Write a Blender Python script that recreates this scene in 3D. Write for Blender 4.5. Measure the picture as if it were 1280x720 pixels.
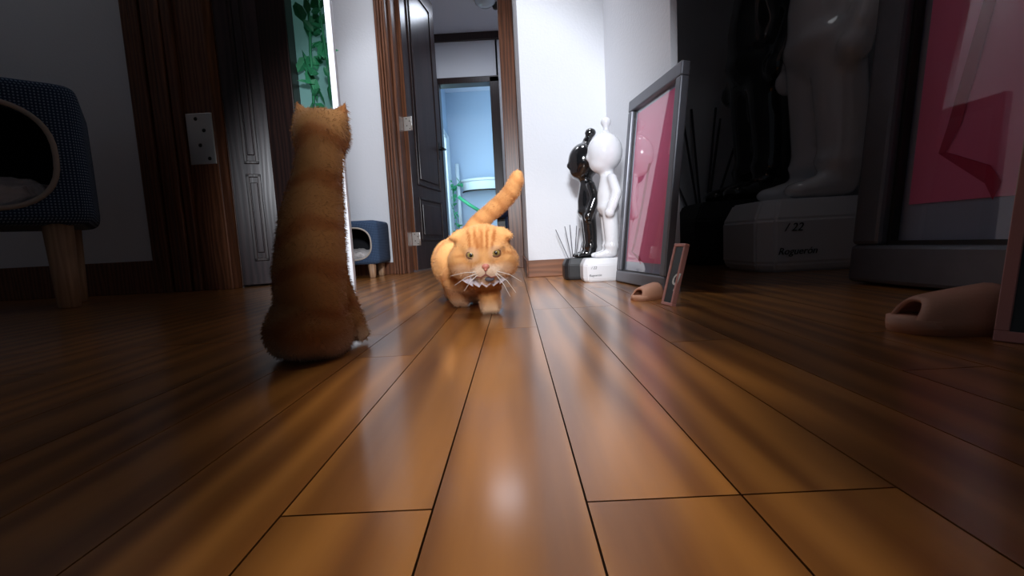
import bpy, bmesh, math, random
from mathutils import Vector, Matrix, noise

# ------------------------------------------------------------------ scene, camera, light
for o in list(bpy.data.objects):
    bpy.data.objects.remove(o)
SC = bpy.context.scene
COL = SC.collection
R = math.radians
F, H = 560.0, 0.185                      # focal length in pixels of a 1280 wide frame, lens height
YAW, PITCH, ROLL = -0.009, 0.101, R(3.0)
DV = Vector((math.sin(YAW)*math.cos(PITCH), math.cos(YAW)*math.cos(PITCH), -math.sin(PITCH)))
R0 = Vector((math.cos(YAW), -math.sin(YAW), 0)); U0 = R0.cross(DV)
RV = R0*math.cos(ROLL) - U0*math.sin(ROLL)
UV = R0*math.sin(ROLL) + U0*math.cos(ROLL)
cd = bpy.data.cameras.new('camera'); cam = bpy.data.objects.new('camera', cd); COL.objects.link(cam)
cd.sensor_width = 36; cd.lens = 36*F/1280; cd.clip_start = 0.01
cam.matrix_world = Matrix(((RV.x, UV.x, -DV.x, 0), (RV.y, UV.y, -DV.y, 0), (RV.z, UV.z, -DV.z, H), (0, 0, 0, 1)))
SC.camera = cam
SC.view_settings.view_transform = 'Standard'; SC.view_settings.look = 'None'
SC.view_settings.exposure = 0.0; SC.view_settings.gamma = 1.0
SC.view_settings.use_curve_mapping = False

w = bpy.data.worlds.new('world'); SC.world = w; w.use_nodes = True
w.node_tree.nodes['Background'].inputs[0].default_value = (0.75, 0.85, 1.0, 1)
w.node_tree.nodes['Background'].inputs[1].default_value = 0.035

def area(name, loc, target, sx, sy, power, color, spread=180):
    l = bpy.data.lights.new(name, 'AREA'); l.shape = 'RECTANGLE'; l.size = sx; l.size_y = sy
    l.energy = power; l.color = color; l.spread = R(spread)
    o = bpy.data.objects.new(name, l); COL.objects.link(o); o.location = loc
    o.rotation_euler = (Vector(target)-Vector(loc)).to_track_quat('-Z', 'Y').to_euler()
    return o
def spot(name, loc, target, deg, blend, power, color, rad=0.06):
    l = bpy.data.lights.new(name, 'SPOT'); l.spot_size = R(deg); l.spot_blend = blend; l.energy = power; l.color = color; l.shadow_soft_size = rad
    o = bpy.data.objects.new(name, l); COL.objects.link(o); o.location = loc
    o.rotation_euler = (Vector(target)-Vector(loc)).to_track_quat('-Z', 'Y').to_euler(); return o
spot('added_key', (0.0, 0.02, 1.05), (-0.30, 2.5, 0.50), 52, 0.22, 190, (0.88, 0.93, 1.0), 0.14)  # added light above the camera, stands in for daylight on the centre walls
spot('added_low_fill', (0.0, 0.02, 0.55), (-0.03, 1.35, 0.10), 40, 0.4, 30, (1.0, 0.96, 0.92), 0.12)  # added unseen light over the lens, lifts the cat from the front
spot('added_spot_near', (0.0, 0.30, 2.5), (0.0, 0.26, 0.0), 11, 0.9, 175, (1.0, 0.94, 0.86), 0.09)  # added spot without a fixture, brightens the nearest floor strip
spot('added_spot_front', (0.0, 0.65, 2.5), (0.0, 0.62, 0.0), 16.5, 0.9, 185, (1.0, 0.94, 0.88), 0.09)  # invented spot, makes the bright pool on the front floor
spot('added_spot_middle', (0.0, 0.9, 2.5), (0.0, 1.25, 0.0), 23, 0.8, 90, (0.97, 0.97, 1.0), 0.05)  # no such fixture here; added to carry the bright floor back to the cat
area('added_alcove_fill', (-0.72, 2.55, 2.57), (-0.80, 2.95, 0.6), 0.5, 0.3, 6.0, (0.92, 0.95, 1.0), 110)  # unseen fill, added to brighten the left wall and small cat house
area('added_corner_fill', (0.18, 1.95, 2.57), (0.26, 2.25, 0.8), 0.25, 0.25, 3.0, (0.90, 0.94, 1.0), 70)  # extra fill added for the upper right wall, no real source
area('added_bay_fill_left', (-2.7, 2.0, 2.55), (-2.6, 2.4, 0), 0.5, 0.5, 0.42, (0.9, 0.95, 1.0), 150)  # made-up faint fill that lifts the left bay wall
area('added_bay_fill_right', (1.25, 1.75, 2.58), (1.3, 2.2, 0), 0.4, 0.4, 0.26, (0.9, 0.95, 1.0), 130)  # faint fill, added only to lift the right bay walls
area('far_room_daylight', (-0.85, 6.7, 1.4), (0.5, 7.4, 1.2), 1.4, 1.4, 42, (0.55, 0.78, 1.0), 170)
area('hall_light', (-0.2, 4.4, 2.42), (-0.2, 4.4, 0), 0.3, 0.3, 4, (0.78, 0.85, 1.0), 180)

# ------------------------------------------------------------------ helpers
def at(px, py, Y):
    v = DV + RV*((px-640)/F) + UV*((360-py)/F)
    return Vector((0, 0, H)) + v*(Y/v.y)
def gnd(px, py, z=0.0):
    v = DV + RV*((px-640)/F) + UV*((360-py)/F)
    return Vector((0, 0, H)) + v*((z-H)/v.z)

def mat(name, col, rough=0.5, metal=0.0, spec=0.5, coat=0.0, coat_r=0.05, ior=1.5, emit=None, estr=0.0, bump=0.0, bscale=60.0, var=0.0, vscale=8.0):
    m = bpy.data.materials.new(name); m.use_nodes = True
    nt = m.node_tree; b = nt.nodes['Principled BSDF']
    b.inputs['Base Color'].default_value = (*col, 1); b.inputs['Roughness'].default_value = rough
    b.inputs['Metallic'].default_value = metal; b.inputs['Specular IOR Level'].default_value = spec
    b.inputs['IOR'].default_value = ior
    b.inputs['Coat Weight'].default_value = coat; b.inputs['Coat Roughness'].default_value = coat_r
    if emit:
        b.inputs['Emission Color'].default_value = (*emit, 1); b.inputs['Emission Strength'].default_value = estr
    tc = nt.nodes.new('ShaderNodeTexCoord')
    if var:
        n = nt.nodes.new('ShaderNodeTexNoise'); n.inputs['Scale'].default_value = vscale; n.inputs['Detail'].default_value = 4
        nt.links.new(tc.outputs['Object'], n.inputs['Vector'])
        mx = nt.nodes.new('ShaderNodeMixRGB')
        mx.inputs[1].default_value = (*[c*(1-var) for c in col], 1); mx.inputs[2].default_value = (*[min(1, c*(1+var)) for c in col], 1)
        nt.links.new(n.outputs['Fac'], mx.inputs[0]); nt.links.new(mx.outputs[0], b.inputs['Base Color'])
    if bump:
        n = nt.nodes.new('ShaderNodeTexNoise'); n.inputs['Scale'].default_value = bscale; n.inputs['Detail'].default_value = 3
        nt.links.new(tc.outputs['Object'], n.inputs['Vector'])
        bp = nt.nodes.new('ShaderNodeBump'); bp.inputs['Strength'].default_value = bump; bp.inputs['Distance'].default_value = 0.01
        nt.links.new(n.outputs['Fac'], bp.inputs['Height']); nt.links.new(bp.outputs[0], b.inputs['Normal'])
    return m

def wood(name, c0, c1, rough=0.3, axis='Y', scale=9.0, coat=0.0, coat_r=0.1, rnd=0.25, tint=None, ior=1.5, bump=0.05, stretch=0.09):
    m = bpy.data.materials.new(name); m.use_nodes = True; nt = m.node_tree; N = nt.nodes; L = nt.links
    b = N['Principled BSDF']; b.inputs['Roughness'].default_value = rough; b.inputs['IOR'].default_value = ior
    b.inputs['Coat Weight'].default_value = coat; b.inputs['Coat Roughness'].default_value = coat_r
    if tint: b.inputs['Specular Tint'].default_value = (*tint, 1)
    tc = N.new('ShaderNodeTexCoord'); mp = N.new('ShaderNodeMapping'); oi = N.new('ShaderNodeObjectInfo')
    s = [1, 1, 1]; s['XYZ'.index(axis)] = stretch; mp.inputs['Scale'].default_value = s
    ad = N.new('ShaderNodeVectorMath'); ad.operation = 'ADD'; ml = N.new('ShaderNodeMath'); ml.operation = 'MULTIPLY'; ml.inputs[1].default_value = 37.0
    L.new(oi.outputs['Random'], ml.inputs[0]); L.new(tc.outputs['Object'], ad.inputs[0]); L.new(ml.outputs[0], ad.inputs[1])
    L.new(ad.outputs[0], mp.inputs['Vector'])
    wv = N.new('ShaderNodeTexWave'); wv.wave_type = 'BANDS'; wv.bands_direction = 'X' if axis != 'X' else 'Z'
    wv.inputs['Scale'].default_value = scale; wv.inputs['Distortion'].default_value = 9.0; wv.inputs['Detail'].default_value = 3; wv.inputs['Detail Scale'].default_value = 1.3
    L.new(mp.outputs[0], wv.inputs['Vector'])
    n = N.new('ShaderNodeTexNoise'); n.inputs['Scale'].default_value = scale*9; n.inputs['Detail'].default_value = 5; L.new(mp.outputs[0], n.inputs['Vector'])
    a = N.new('ShaderNodeMath'); a.operation = 'MULTIPLY'; L.new(wv.outputs['Fac'], a.inputs[0]); a.inputs[1].default_value = 0.55
    a2 = N.new('ShaderNodeMath'); a2.operation = 'MULTIPLY_ADD'; L.new(n.outputs['Fac'], a2.inputs[0]); a2.inputs[1].default_value = 0.5; L.new(a.outputs[0], a2.inputs[2])
    rp = N.new('ShaderNodeValToRGB'); rp.color_ramp.elements[0].color = (*c0, 1); rp.color_ramp.elements[1].color = (*c1, 1)
    rp.color_ramp.elements[0].position = 0.15; rp.color_ramp.elements[1].position = 0.85
    L.new(a2.outputs[0], rp.inputs[0])
    hs = N.new('ShaderNodeHueSaturation'); vr = N.new('ShaderNodeMapRange'); vr.inputs[3].default_value = 1-rnd; vr.inputs[4].default_value = 1+rnd
    L.new(oi.outputs['Random'], vr.inputs[0]); L.new(vr.outputs[0], hs.inputs['Value']); L.new(rp.outputs[0], hs.inputs['Color'])
    L.new(hs.outputs[0], b.inputs['Base Color'])
    bp = N.new('ShaderNodeBump'); bp.inputs['Strength'].default_value = bump; bp.inputs['Distance'].default_value = 0.004
    L.new(a2.outputs[0], bp.inputs['Height']); L.new(bp.outputs[0], b.inputs['Normal'])
    return m

def link(name, me, m, parent=None, smooth=False):
    if isinstance(me, bmesh.types.BMesh):
        bm = me; me = bpy.data.meshes.new(name); bmesh.ops.recalc_face_normals(bm, faces=bm.faces); bm.to_mesh(me); bm.free()
    if m is not None and not me.materials: me.materials.append(m)
    if smooth:
        for p in me.polygons: p.use_smooth = True
    o = bpy.data.objects.new(name, me); COL.objects.link(o)
    if parent: o.parent = parent
    return o
def tag(o, label, cat, group=None):
    o['label'] = label; o['category'] = cat
    if group: o['group'] = group
    return o
def struct(o, label=None):
    o['kind'] = 'structure'
    if label: o['label'] = label
    return o
def empty(name, loc=(0, 0, 0), rz=0.0, s=1.0):
    o = bpy.data.objects.new(name, None); COL.objects.link(o); o.location = loc; o.rotation_euler = (0, 0, rz); o.scale = (s, s, s)
    o.empty_display_size = 0.05
    return o
def box(bm, x0, x1, y0, y1, z0, z1, bev=0.0, M=None, seg=2):
    vs = [bm.verts.new((x, y, z)) for x in (x0, x1) for y in (y0, y1) for z in (z0, z1)]
    fs = [bm.faces.new([vs[i] for i in f]) for f in ((0, 1, 3, 2), (4, 6, 7, 5), (0, 4, 5, 1), (2, 3, 7, 6), (0, 2, 6, 4), (1, 5, 7, 3))]
    if bev:
        es = {e for f in fs for e in f.edges}
        r = bmesh.ops.bevel(bm, geom=list(es), offset=bev, segments=seg, affect='EDGES', profile=0.5)
        vs = list({v for f in r['faces'] for v in f.verts} | {v for v in vs if v.is_valid})
    if M is not None:
        for v in vs: v.co = M @ v.co
    return vs
def bx(name, x0, x1, y0, y1, z0, z1, m, parent=None, bev=0.0, M=None):
    bm = bmesh.new(); box(bm, x0, x1, y0, y1, z0, z1, bev, M); return link(name, bm, m, parent)
def tube(bm, pts, rad, n=8, cap=True):
    pts = [Vector(p) for p in pts]; rs = rad if isinstance(rad, (list, tuple)) else [rad]*len(pts)
    rings = []; up = None
    for i, p in enumerate(pts):
        t = (pts[min(i+1, len(pts)-1)] - pts[max(i-1, 0)]).normalized()
        if up is None: up = Vector((0, 0, 1)) if abs(t.z) < 0.9 else Vector((1, 0, 0))
        a = t.cross(up).normalized(); b = a.cross(t).normalized(); up = b
        rings.append([bm.verts.new(p + (a*math.cos(2*math.pi*k/n) + b*math.sin(2*math.pi*k/n))*rs[i]) for k in range(n)])
    for i in range(len(rings)-1):
        for k in range(n):
            bm.faces.new((rings[i][k], rings[i][(k+1) % n], rings[i+1][(k+1) % n], rings[i+1][k]))
    if cap:
        bm.faces.new(rings[0][::-1]); bm.faces.new(rings[-1])
def lathe(bm, prof, n=24, c=(0, 0)):
    rings = [[bm.verts.new((c[0]+r*math.cos(2*math.pi*k/n), c[1]+r*math.sin(2*math.pi*k/n), z)) for k in range(n)] for r, z in prof]
    for i in range(len(rings)-1):
        for k in range(n): bm.faces.new((rings[i][k], rings[i][(k+1) % n], rings[i+1][(k+1) % n], rings[i+1][k]))
    bm.faces.new(rings[0][::-1]); bm.faces.new(rings[-1])
def ell(bm, c, r, rot=None, sub=3):
    q = Matrix.Translation(Vector(c)) @ (rot.to_matrix().to_4x4() if rot else Matrix.Identity(4)) @ Matrix.Diagonal((r[0], r[1], r[2], 1))
    bmesh.ops.create_icosphere(bm, subdivisions=sub, radius=1.0, matrix=q)
def chain(bm, pts, n=7):
    for (p, r), (q, s) in zip(pts[:-1], pts[1:]):
        p = Vector(p); q = Vector(q)
        for k in range(n+1):
            t = k/n; rr = r+(s-r)*t; ell(bm, p.lerp(q, t), (rr, rr, rr), sub=2)
def blob(name, bm, voxel, smooth=6, deci=None):
    me = bpy.data.meshes.new(name); bm.to_mesh(me); bm.free()
    o = bpy.data.objects.new(name+'_work', me); COL.objects.link(o)
    md = o.modifiers.new('r', 'REMESH'); md.mode = 'VOXEL'; md.voxel_size = voxel
    if smooth:
        sm = o.modifiers.new('s', 'SMOOTH'); sm.factor = 0.5; sm.iterations = smooth
    dg = bpy.context.evaluated_depsgraph_get(); dg.update()
    out = bpy.data.meshes.new_from_object(o.evaluated_get(dg))
    bpy.data.objects.remove(o); bpy.data.meshes.remove(me); out.name = name
    for p in out.polygons: p.use_smooth = True
    return out
def text_mesh(s, size, depth=0.0006):
    c = bpy.data.curves.new('lettering', 'FONT'); c.body = s; c.size = size; c.extrude = depth; c.shear = 0.3; c.resolution_u = 3
    o = bpy.data.objects.new('lettering_work', c); COL.objects.link(o)
    dg = bpy.context.evaluated_depsgraph_get(); dg.update()
    me = bpy.data.meshes.new_from_object(o.evaluated_get(dg)); bpy.data.objects.remove(o); bpy.data.curves.remove(c)
    return me

# ------------------------------------------------------------------ materials
M_WALL = mat('white_wall', (0.80, 0.81, 0.85), 0.75, bump=0.12, bscale=90)
M_CEIL = mat('pale_ceiling', (0.70, 0.71, 0.78), 0.8, bump=0.05)
M_BLUEWALL = mat('pale_blue_wall', (0.50, 0.60, 0.72), 0.8)
M_FLOOR = wood('floor_wood', (0.19, 0.064, 0.012), (0.43, 0.17, 0.034), rough=0.38, axis='Y', scale=5, coat=0.8, coat_r=0.17, rnd=0.14, tint=(1.0, 0.75, 0.5), bump=0.06)
M_GAP = mat('joint_dark', (0.03, 0.015, 0.008), 0.7)
M_FRAME = wood('frame_wood', (0.08, 0.028, 0.012), (0.20, 0.075, 0.035), rough=0.35, axis='Z', scale=14, rnd=0.08)
M_SKIRT = wood('skirting_wood', (0.14, 0.05, 0.02), (0.26, 0.10, 0.045), rough=0.4, axis='X', scale=10, rnd=0.05)
M_DARK = wood('dark_wood', (0.012, 0.006, 0.006), (0.035, 0.015, 0.012), rough=0.35, axis='Z', scale=14, rnd=0.1)
M_DOOR = wood('door_wood', (0.020, 0.013, 0.015), (0.05, 0.030, 0.032), rough=0.28, axis='Z', scale=10, rnd=0.05)
M_METAL = mat('pale_metal', (0.75, 0.72, 0.68), 0.35, metal=0.7)
M_BLACKM = mat('black_metal', (0.01, 0.01, 0.011), 0.3)
M_SCREW = mat('screw_dark', (0.05, 0.045, 0.04), 0.4, metal=0.8)
M_WGLOSS = mat('white_gloss', (0.83, 0.83, 0.86), 0.18, coat=1.0, coat_r=0.04)
M_WMATT = mat('white_base', (0.80, 0.80, 0.83), 0.45, bump=0.02)
M_BGLOSS = mat('black_gloss', (0.008, 0.008, 0.009), 0.12, coat=1.0, coat_r=0.02)
M_BMATT = mat('black_base', (0.014, 0.014, 0.016), 0.45)
M_INK = mat('ink', (0.02, 0.02, 0.025), 0.6)
M_GREYF = mat('grey_frame', (0.16, 0.165, 0.19), 0.38, metal=0.35, var=0.12, vscale=20)
M_MATB = mat('mount_board', (0.36, 0.42, 0.56), 0.6)
M_PINK = mat('pink_print', (0.93, 0.19, 0.38), 0.5, var=0.05)
M_PINK2 = mat('pale_pink_print', (0.86, 0.34, 0.46), 0.5, var=0.05)
M_RED = mat('crimson_print', (0.55, 0.01, 0.07), 0.5)
M_PEACH = mat('peach_foam', (0.62, 0.32, 0.21), 0.55, bump=0.05, bscale=200)
M_ROSE = mat('rose_edge', (0.62, 0.30, 0.27), 0.35)
M_BOARD = mat('slate_board', (0.045, 0.06, 0.065), 0.25)
M_CHALK = mat('chalk', (0.75, 0.8, 0.8), 0.7)
M_GLASSB = mat('diffuser_glass', (0.28, 0.31, 0.38), 0.1, coat=1.0)
M_REED = mat('reed', (0.06, 0.055, 0.07), 0.6)
M_CUSH = mat('plush_cushion', (0.62, 0.58, 0.57), 0.95, bump=0.9, bscale=70)
M_RIM = mat('beige_rim', (0.50, 0.44, 0.38), 0.9)
M_INSIDE = mat('dark_lining', (0.012, 0.012, 0.016), 0.9)
M_LEG = wood('pale_leg_wood', (0.36, 0.20, 0.11), (0.52, 0.32, 0.19), rough=0.5, axis='Z', scale=12, rnd=0.05)
M_GREEN = mat('leaf_green', (0.05, 0.36, 0.16), 0.5, var=0.3)
M_MINT = mat('mint_plastic', (0.30, 0.62, 0.52), 0.5)
M_OFFW = mat('off_white_cloth', (0.78, 0.84, 0.84), 0.8)
M_NAVY = mat('navy_plastic', (0.02, 0.03, 0.07), 0.4)
M_WINF = mat('white_window_frame', (0.78, 0.84, 0.86), 0.4)
M_GLOW = mat('bright_window', (0.6, 0.9, 0.9), 0.5, emit=(0.62, 0.95, 0.93), estr=1.6)
M_TEAL = mat('teal_window', (0.2, 0.4, 0.38), 0.5, emit=(0.25, 0.62, 0.56), estr=0.09)
M_LAMPG = mat('lamp_glass', (0.55, 0.62, 0.68), 0.08, coat=1.0)

def fabric_dots(name, c, d, kk):
    m = bpy.data.materials.new(name); m.use_nodes = True; nt = m.node_tree; N = nt.nodes; L = nt.links; b = N['Principled BSDF']
    b.inputs['Roughness'].default_value = 0.9
    tc = N.new('ShaderNodeTexCoord'); sx = N.new('ShaderNodeSeparateXYZ'); L.new(tc.outputs['Object'], sx.inputs[0])
    def mth(op, a, v=None):
        n = N.new('ShaderNodeMath'); n.operation = op
        if hasattr(a, 'links'): L.new(a, n.inputs[0])
        else: n.inputs[0].default_value = a
        if v is not None:
            if hasattr(v, 'links'): L.new(v, n.inputs[1])
            else: n.inputs[1].default_value = v
        return n.outputs[0]
    xy = mth('ADD', sx.outputs[0], sx.outputs[1]); k = kk
    u = mth('SINE', mth('MULTIPLY', mth('ADD', xy, sx.outputs[2]), k)); v = mth('SINE', mth('MULTIPLY', mth('SUBTRACT', xy, sx.outputs[2]), k))
    g = mth('GREATER_THAN', mth('MULTIPLY', u, v), 0.42)
    mx = N.new('ShaderNodeMixRGB'); mx.inputs[1].default_value = (*c, 1); mx.inputs[2].default_value = (*d, 1)
    L.new(g, mx.inputs[0]); L.new(mx.outputs[0], b.inputs['Base Color'])
    return m
M_NAVYF = fabric_dots('navy_dotted_fabric', (0.016, 0.042, 0.10), (0.11, 0.17, 0.27), 420.0)
M_NAVYL = fabric_dots('navy_wide_dotted_fabric', (0.016, 0.042, 0.10), (0.26, 0.36, 0.5), 260.0)

def pane_mat():
    m = bpy.data.materials.new('picture_glass'); m.use_nodes = True; nt = m.node_tree; N = nt.nodes; L = nt.links
    N.remove(N['Principled BSDF']); t = N.new('ShaderNodeBsdfTransparent'); g = N.new('ShaderNodeBsdfGlossy'); g.inputs['Roughness'].default_value = 0.03
    lw = N.new('ShaderNodeLayerWeight'); lw.inputs[0].default_value = 0.5; pw = N.new('ShaderNodeMath'); pw.operation = 'POWER'; pw.inputs[1].default_value = 4.0; L.new(lw.outputs['Facing'], pw.inputs[0]); f = N.new('ShaderNodeMath'); f.operation = 'MULTIPLY_ADD'; f.inputs[1].default_value = 0.8; f.inputs[2].default_value = 0.06; L.new(pw.outputs[0], f.inputs[0]); x = N.new('ShaderNodeMixShader')
    L.new(f.outputs[0], x.inputs[0]); L.new(t.outputs[0], x.inputs[1]); L.new(g.outputs[0], x.inputs[2]); L.new(x.outputs[0], N['Material Output'].inputs[0])
    return m
M_PANE = pane_mat()

# ------------------------------------------------------------------ the setting
YL, YJ, YD = 3.25, 2.33, 3.42        # left wall, jutting right wall, doorway
CZ = 2.62
YW = 2.87
XW0, XW1 = at(438, 300, YW).x, at(438, 300, 1.55).x     # added splayed partition, screens the left bay from light
floor = struct(bx('floor', -3.6, 2.2, -0.6, 9.0, -0.10, -0.0155, M_GAP), None)
PW, PL, GAP = 0.109, 0.91, 0.0016
def plank_mesh():
    bm = bmesh.new(); box(bm, -PW/2+GAP/2, PW/2-GAP/2, -PL/2+GAP/2, PL/2-GAP/2, -0.014, 0)
    me = bpy.data.meshes.new('plank'); bm.to_mesh(me); bm.free(); me.materials.append(M_FLOOR); return me
pm = plank_mesh(); cnt = 0; rest = bmesh.new()
random.seed(4)
cells = []
for i in range(-32, 20):
    x = 0.042 + PW*(i+0.5)
    off = [0.30, 0.30, -0.15, 0.30, 0.05][i % 5] if -3 <= i <= 3 else random.choice((0.30, -0.15, 0.05, 0.55))
    for j in range(-2, 10):
        y = off + PL*(j+0.5)
        if y < -0.6 or y > 8.4: continue
        cells.append((x, y))
def show(c):
    x, y = c
    yy = max(y, 0.12)
    return abs(x)/yy < 1.35 and yy < 4.2
near = sorted([c for c in cells if show(c)], key=lambda c: c[0]**2+c[1]**2)[:290]
ns = set(near)
for c in cells:
    if c in ns:
        o = link('plank', pm, None, floor); o.location = (c[0], c[1], 0)
    else:
        box(rest, c[0]-PW/2+GAP/2, c[0]+PW/2-GAP/2, c[1]-PL/2+GAP/2, c[1]+PL/2-GAP/2, -0.014, 0)
ro = link('far_planks', rest, M_FLOOR, floor); ro['kind'] = 'stuff'

struct(bx('ceiling', -3.6, 2.2, -0.6, YL+0.1, CZ, CZ+0.1, M_CEIL))
def wall(name, x0, x1, y0, y1, m=M_WALL, z1=CZ, z0=0.0): return struct(bx(name, x0, x1, y0, y1, z0, z1, m))
DX0, DX1 = -0.875, 0.045             # outer edges of the door casing
wall('wall_left', -1.75, DX0+0.01, YL, YL+0.12)
wall('wall_above_door', DX0, 0.075, YL, YL+0.12, z0=2.32)
wall('wall_right', 0.073, 0.56, YJ, YL+0.30)
def slab(name, p, q, th, z0, z1, m, side=1):      # a wall from p to q, thickness th to one side
    p = Vector(p); q = Vector(q); t = (q-p).normalized(); n = Vector((-t.y, t.x))*th*side
    bm = bmesh.new(); vs = []
    for z in (z0, z1): vs += [bm.verts.new((a.x, a.y, z)) for a in (p, q, q+n, p+n)]
    for f in ((0, 1, 2, 3), (4, 5, 6, 7), (0, 1, 5, 4), (1, 2, 6, 5), (2, 3, 7, 6), (3, 0, 4, 7)): bm.faces.new([vs[k] for k in f])
    return struct(link(name, bm, m))
wall('wall_alcove_end', -1.75, -1.65, YW+0.05, YL)
slab('wall_added_screen_left', (XW0, YW+0.04), (XW1, 1.55), 0.018, 0, CZ, M_WALL, side=-1)  # added wall along the view line, keeps direct light off the left bay
RWX0, RWX1, RWY1 = at(757, 140, YJ).x, at(842, 300, 1.64).x, 1.64
slab('wall_partition_right', (RWX0, YJ+0.02), (RWX1, RWY1), 0.025, 0, CZ, M_WALL, side=1)
# baseboards
struct(bx('baseboard_right', 0.065, RWX0, YJ-0.012, YJ, 0, 0.088, M_SKIRT, bev=0.003))
struct(bx('baseboard_corner', 0.061, 0.073, YJ-0.012, YL+0.10, 0, 0.088, M_SKIRT, bev=0.003))
struct(bx('baseboard_left', -1.65, DX0, YL-0.012, YL, 0, 0.088, M_FRAME, bev=0.003))

# door with moulded casing
door = struct(empty('door_1'), 'brown moulded doorway casing with a dark panelled door standing open behind the walking cat')
def casing(x0, x1, parent, y0, y1, z1):
    n = 4; wd = (x1-x0)/n
    for k in range(n):
        bx('casing_strip', x0+k*wd+0.002, x0+(k+1)*wd-0.002, y0-0.006*(k % 2)-0.004*k, y1, 0, z1, M_FRAME, parent, bev=0.004)
casing(DX0, DX0+0.085, door, YL-0.03, YL+0.17, 2.32)
bx('jamb', DX0+0.085, DX0+0.105, YL+0.03, YL+0.17, 0, 2.32, M_FRAME, door, bev=0.003)
bx('jamb', DX1-0.075, DX1+0.026, YL-0.01, YL+0.17, 0, 2.32, M_FRAME, door, bev=0.004)
bx('head_jamb', DX0, DX1, YL-0.02, YL+0.17, 2.28, 2.36, M_FRAME, door, bev=0.004)
def leaf(parent, hinge, end, zt, th=0.036, handle=None, hinges=(), hs=1.0, rail=0.115, zr=(0.30,), face=-1):
    p = Vector((hinge[0], hinge[1], 0)); q = Vector((end[0], end[1], 0)); L_ = (q-p).length
    ang = math.atan2(q.y-p.y, q.x-p.x)
    Mx = Matrix.Translation(p) @ Matrix.Rotation(ang, 4, 'Z')
    o = bx('door_leaf', 0, L_, -th/2, th/2, 0.012, zt, M_DOOR, parent, bev=0.003, M=Mx)
    bx('leaf_edge', -0.002, 0.0, -th/2+0.002, th/2-0.002, 0.012, zt, M_FRAME, parent, M=Mx)
    zs = [0.012+rail*1.9] + list(zr) + [zt-rail]
    spans = [(zs[0], zs[1]-rail*0.4), (zs[1]+rail*0.4, zs[2])] if len(zs) == 3 else [(zs[0], zs[-1])]
    for (a, b) in spans:
        for s in (-1, 1):
            bm = bmesh.new(); t = 0.018; y0, y1 = s*th/2, s*(th/2+0.010)
            x0, x1 = rail, L_-rail
            for r in ((x0, x1, a, a+t), (x0, x1, b-t, b), (x0, x0+t, a, b), (x1-t, x1, a, b)):
                box(bm, r[0], r[1], min(y0, y1), max(y0, y1), r[2], r[3], 0.003, Mx)
            link('panel_moulding', bm, M_DARK, parent)
            bx('raised_panel', x0+min(0.05, L_*.09), x1-min(0.05, L_*.09), min(y0, y1*1.0)-0.001, max(y0, y1)-0.003, a+0.05, b-0.05, M_DOOR, parent, bev=0.004, M=Mx)
    for z in hinges:
        h = bx('hinge', -0.004, -0.001, -0.045*hs, 0.012*hs, z-0.05*hs, z+0.05*hs, M_METAL, parent, bev=0.001, M=Mx)
        for (yy, zz) in ((-0.006, 0.036), (-0.03, 0.018), (-0.008, -0.014), (-0.03, -0.036)):
            bm = bmesh.new(); ell(bm, (-0.005, (yy-0.004)*hs, z+zz*hs), (0.002*hs, 0.0042*hs, 0.0042*hs), sub=2)
            for v in bm.verts: v.co = Mx @ v.co
            link('screw', bm, M_SCREW, h, smooth=True)
        bm = bmesh.new(); tube(bm, [Mx @ Vector((-0.006, -0.05*hs, z-0.05*hs)), Mx @ Vector((-0.006, -0.05*hs, z+0.05*hs))], 0.006*hs, 10)
        link('hinge_pin', bm, M_METAL, h, smooth=True)
    if handle:
        bm = bmesh.new(); hx = L_-0.06
        tube(bm, [Mx @ Vector((hx, -th/2, handle)), Mx @ Vector((hx, -th/2-0.055, handle))], 0.010, 10)
        tube(bm, [Mx @ Vector((hx+0.012, -th/2-0.05, handle)), Mx @ Vector((hx-0.10, -th/2-0.05, handle))], 0.009, 10)
        link('handle', bm, M_BLACKM, parent, smooth=True)
        bx('handle_plate', hx-0.02, hx+0.02, -th/2-0.004, -th/2, handle-0.09, handle+0.06, M_BLACKM, parent, M=Mx)
    return o
leaf(door, (DX0+0.118, YD+0.01), (-0.625, 4.16), 2.30, handle=1.04, hinges=(0.25, 1.10), zr=(0.62,))

# hall behind the door, then the blue room
wall('wall_hall_left', -1.22, -1.12, YL+0.12, 5.3, z1=2.5)
wall('wall_hall_right', 0.36, 0.46, YL+0.30, 5.3, z1=2.5)
struct(bx('ceiling_hall', -1.22, 0.46, YL+0.12, 5.3, 2.5, 2.6, M_CEIL))
a0 = at(540, 100, 5.2); a1 = at(623, 97, 5.2); ZT = a0.z-0.01
wall('wall_hall_back_left', -1.22, a0.x+0.02, 5.2, 5.3, z1=2.5)
wall('wall_hall_back_right', a1.x-0.02, 0.46, 5.2, 5.3, z1=2.5)
wall('wall_hall_back_above', a0.x, a1.x, 5.2, 5.3, z0=ZT, z1=2.5)
struct(bx('trim_1', -1.12, 0.36, 5.165, 5.2, 2.42, 2.5, M_DARK, bev=0.004))
d2 = struct(empty('door_2'), 'dark wooden casing of the far doorway leading into the blue room')
bx('jamb', a0.x, a0.x+0.075, 5.16, 5.31, 0, ZT, M_DARK, d2, bev=0.004)
bx('jamb', a1.x-0.10, a1.x, 5.16, 5.31, 0, ZT, M_DARK, d2, bev=0.004)
bx('head_jamb', a0.x, a1.x, 5.16, 5.31, ZT-0.055, ZT+0.01, M_DARK, d2, bev=0.004)
wall('wall_blue_back', -1.4, 0.9, 8.3, 8.4, M_BLUEWALL, z1=2.9)
wall('wall_blue_right', 0.8, 0.9, 5.3, 8.4, M_BLUEWALL, z1=2.9)
wall('wall_blue_left', -1.20, -1.08, 5.3, 8.4, M_BLUEWALL, z1=2.9)
struct(bx('ceiling_blue_room', -1.4, 0.9, 5.3, 8.4, 2.9, 3.0, M_CEIL))
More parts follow.
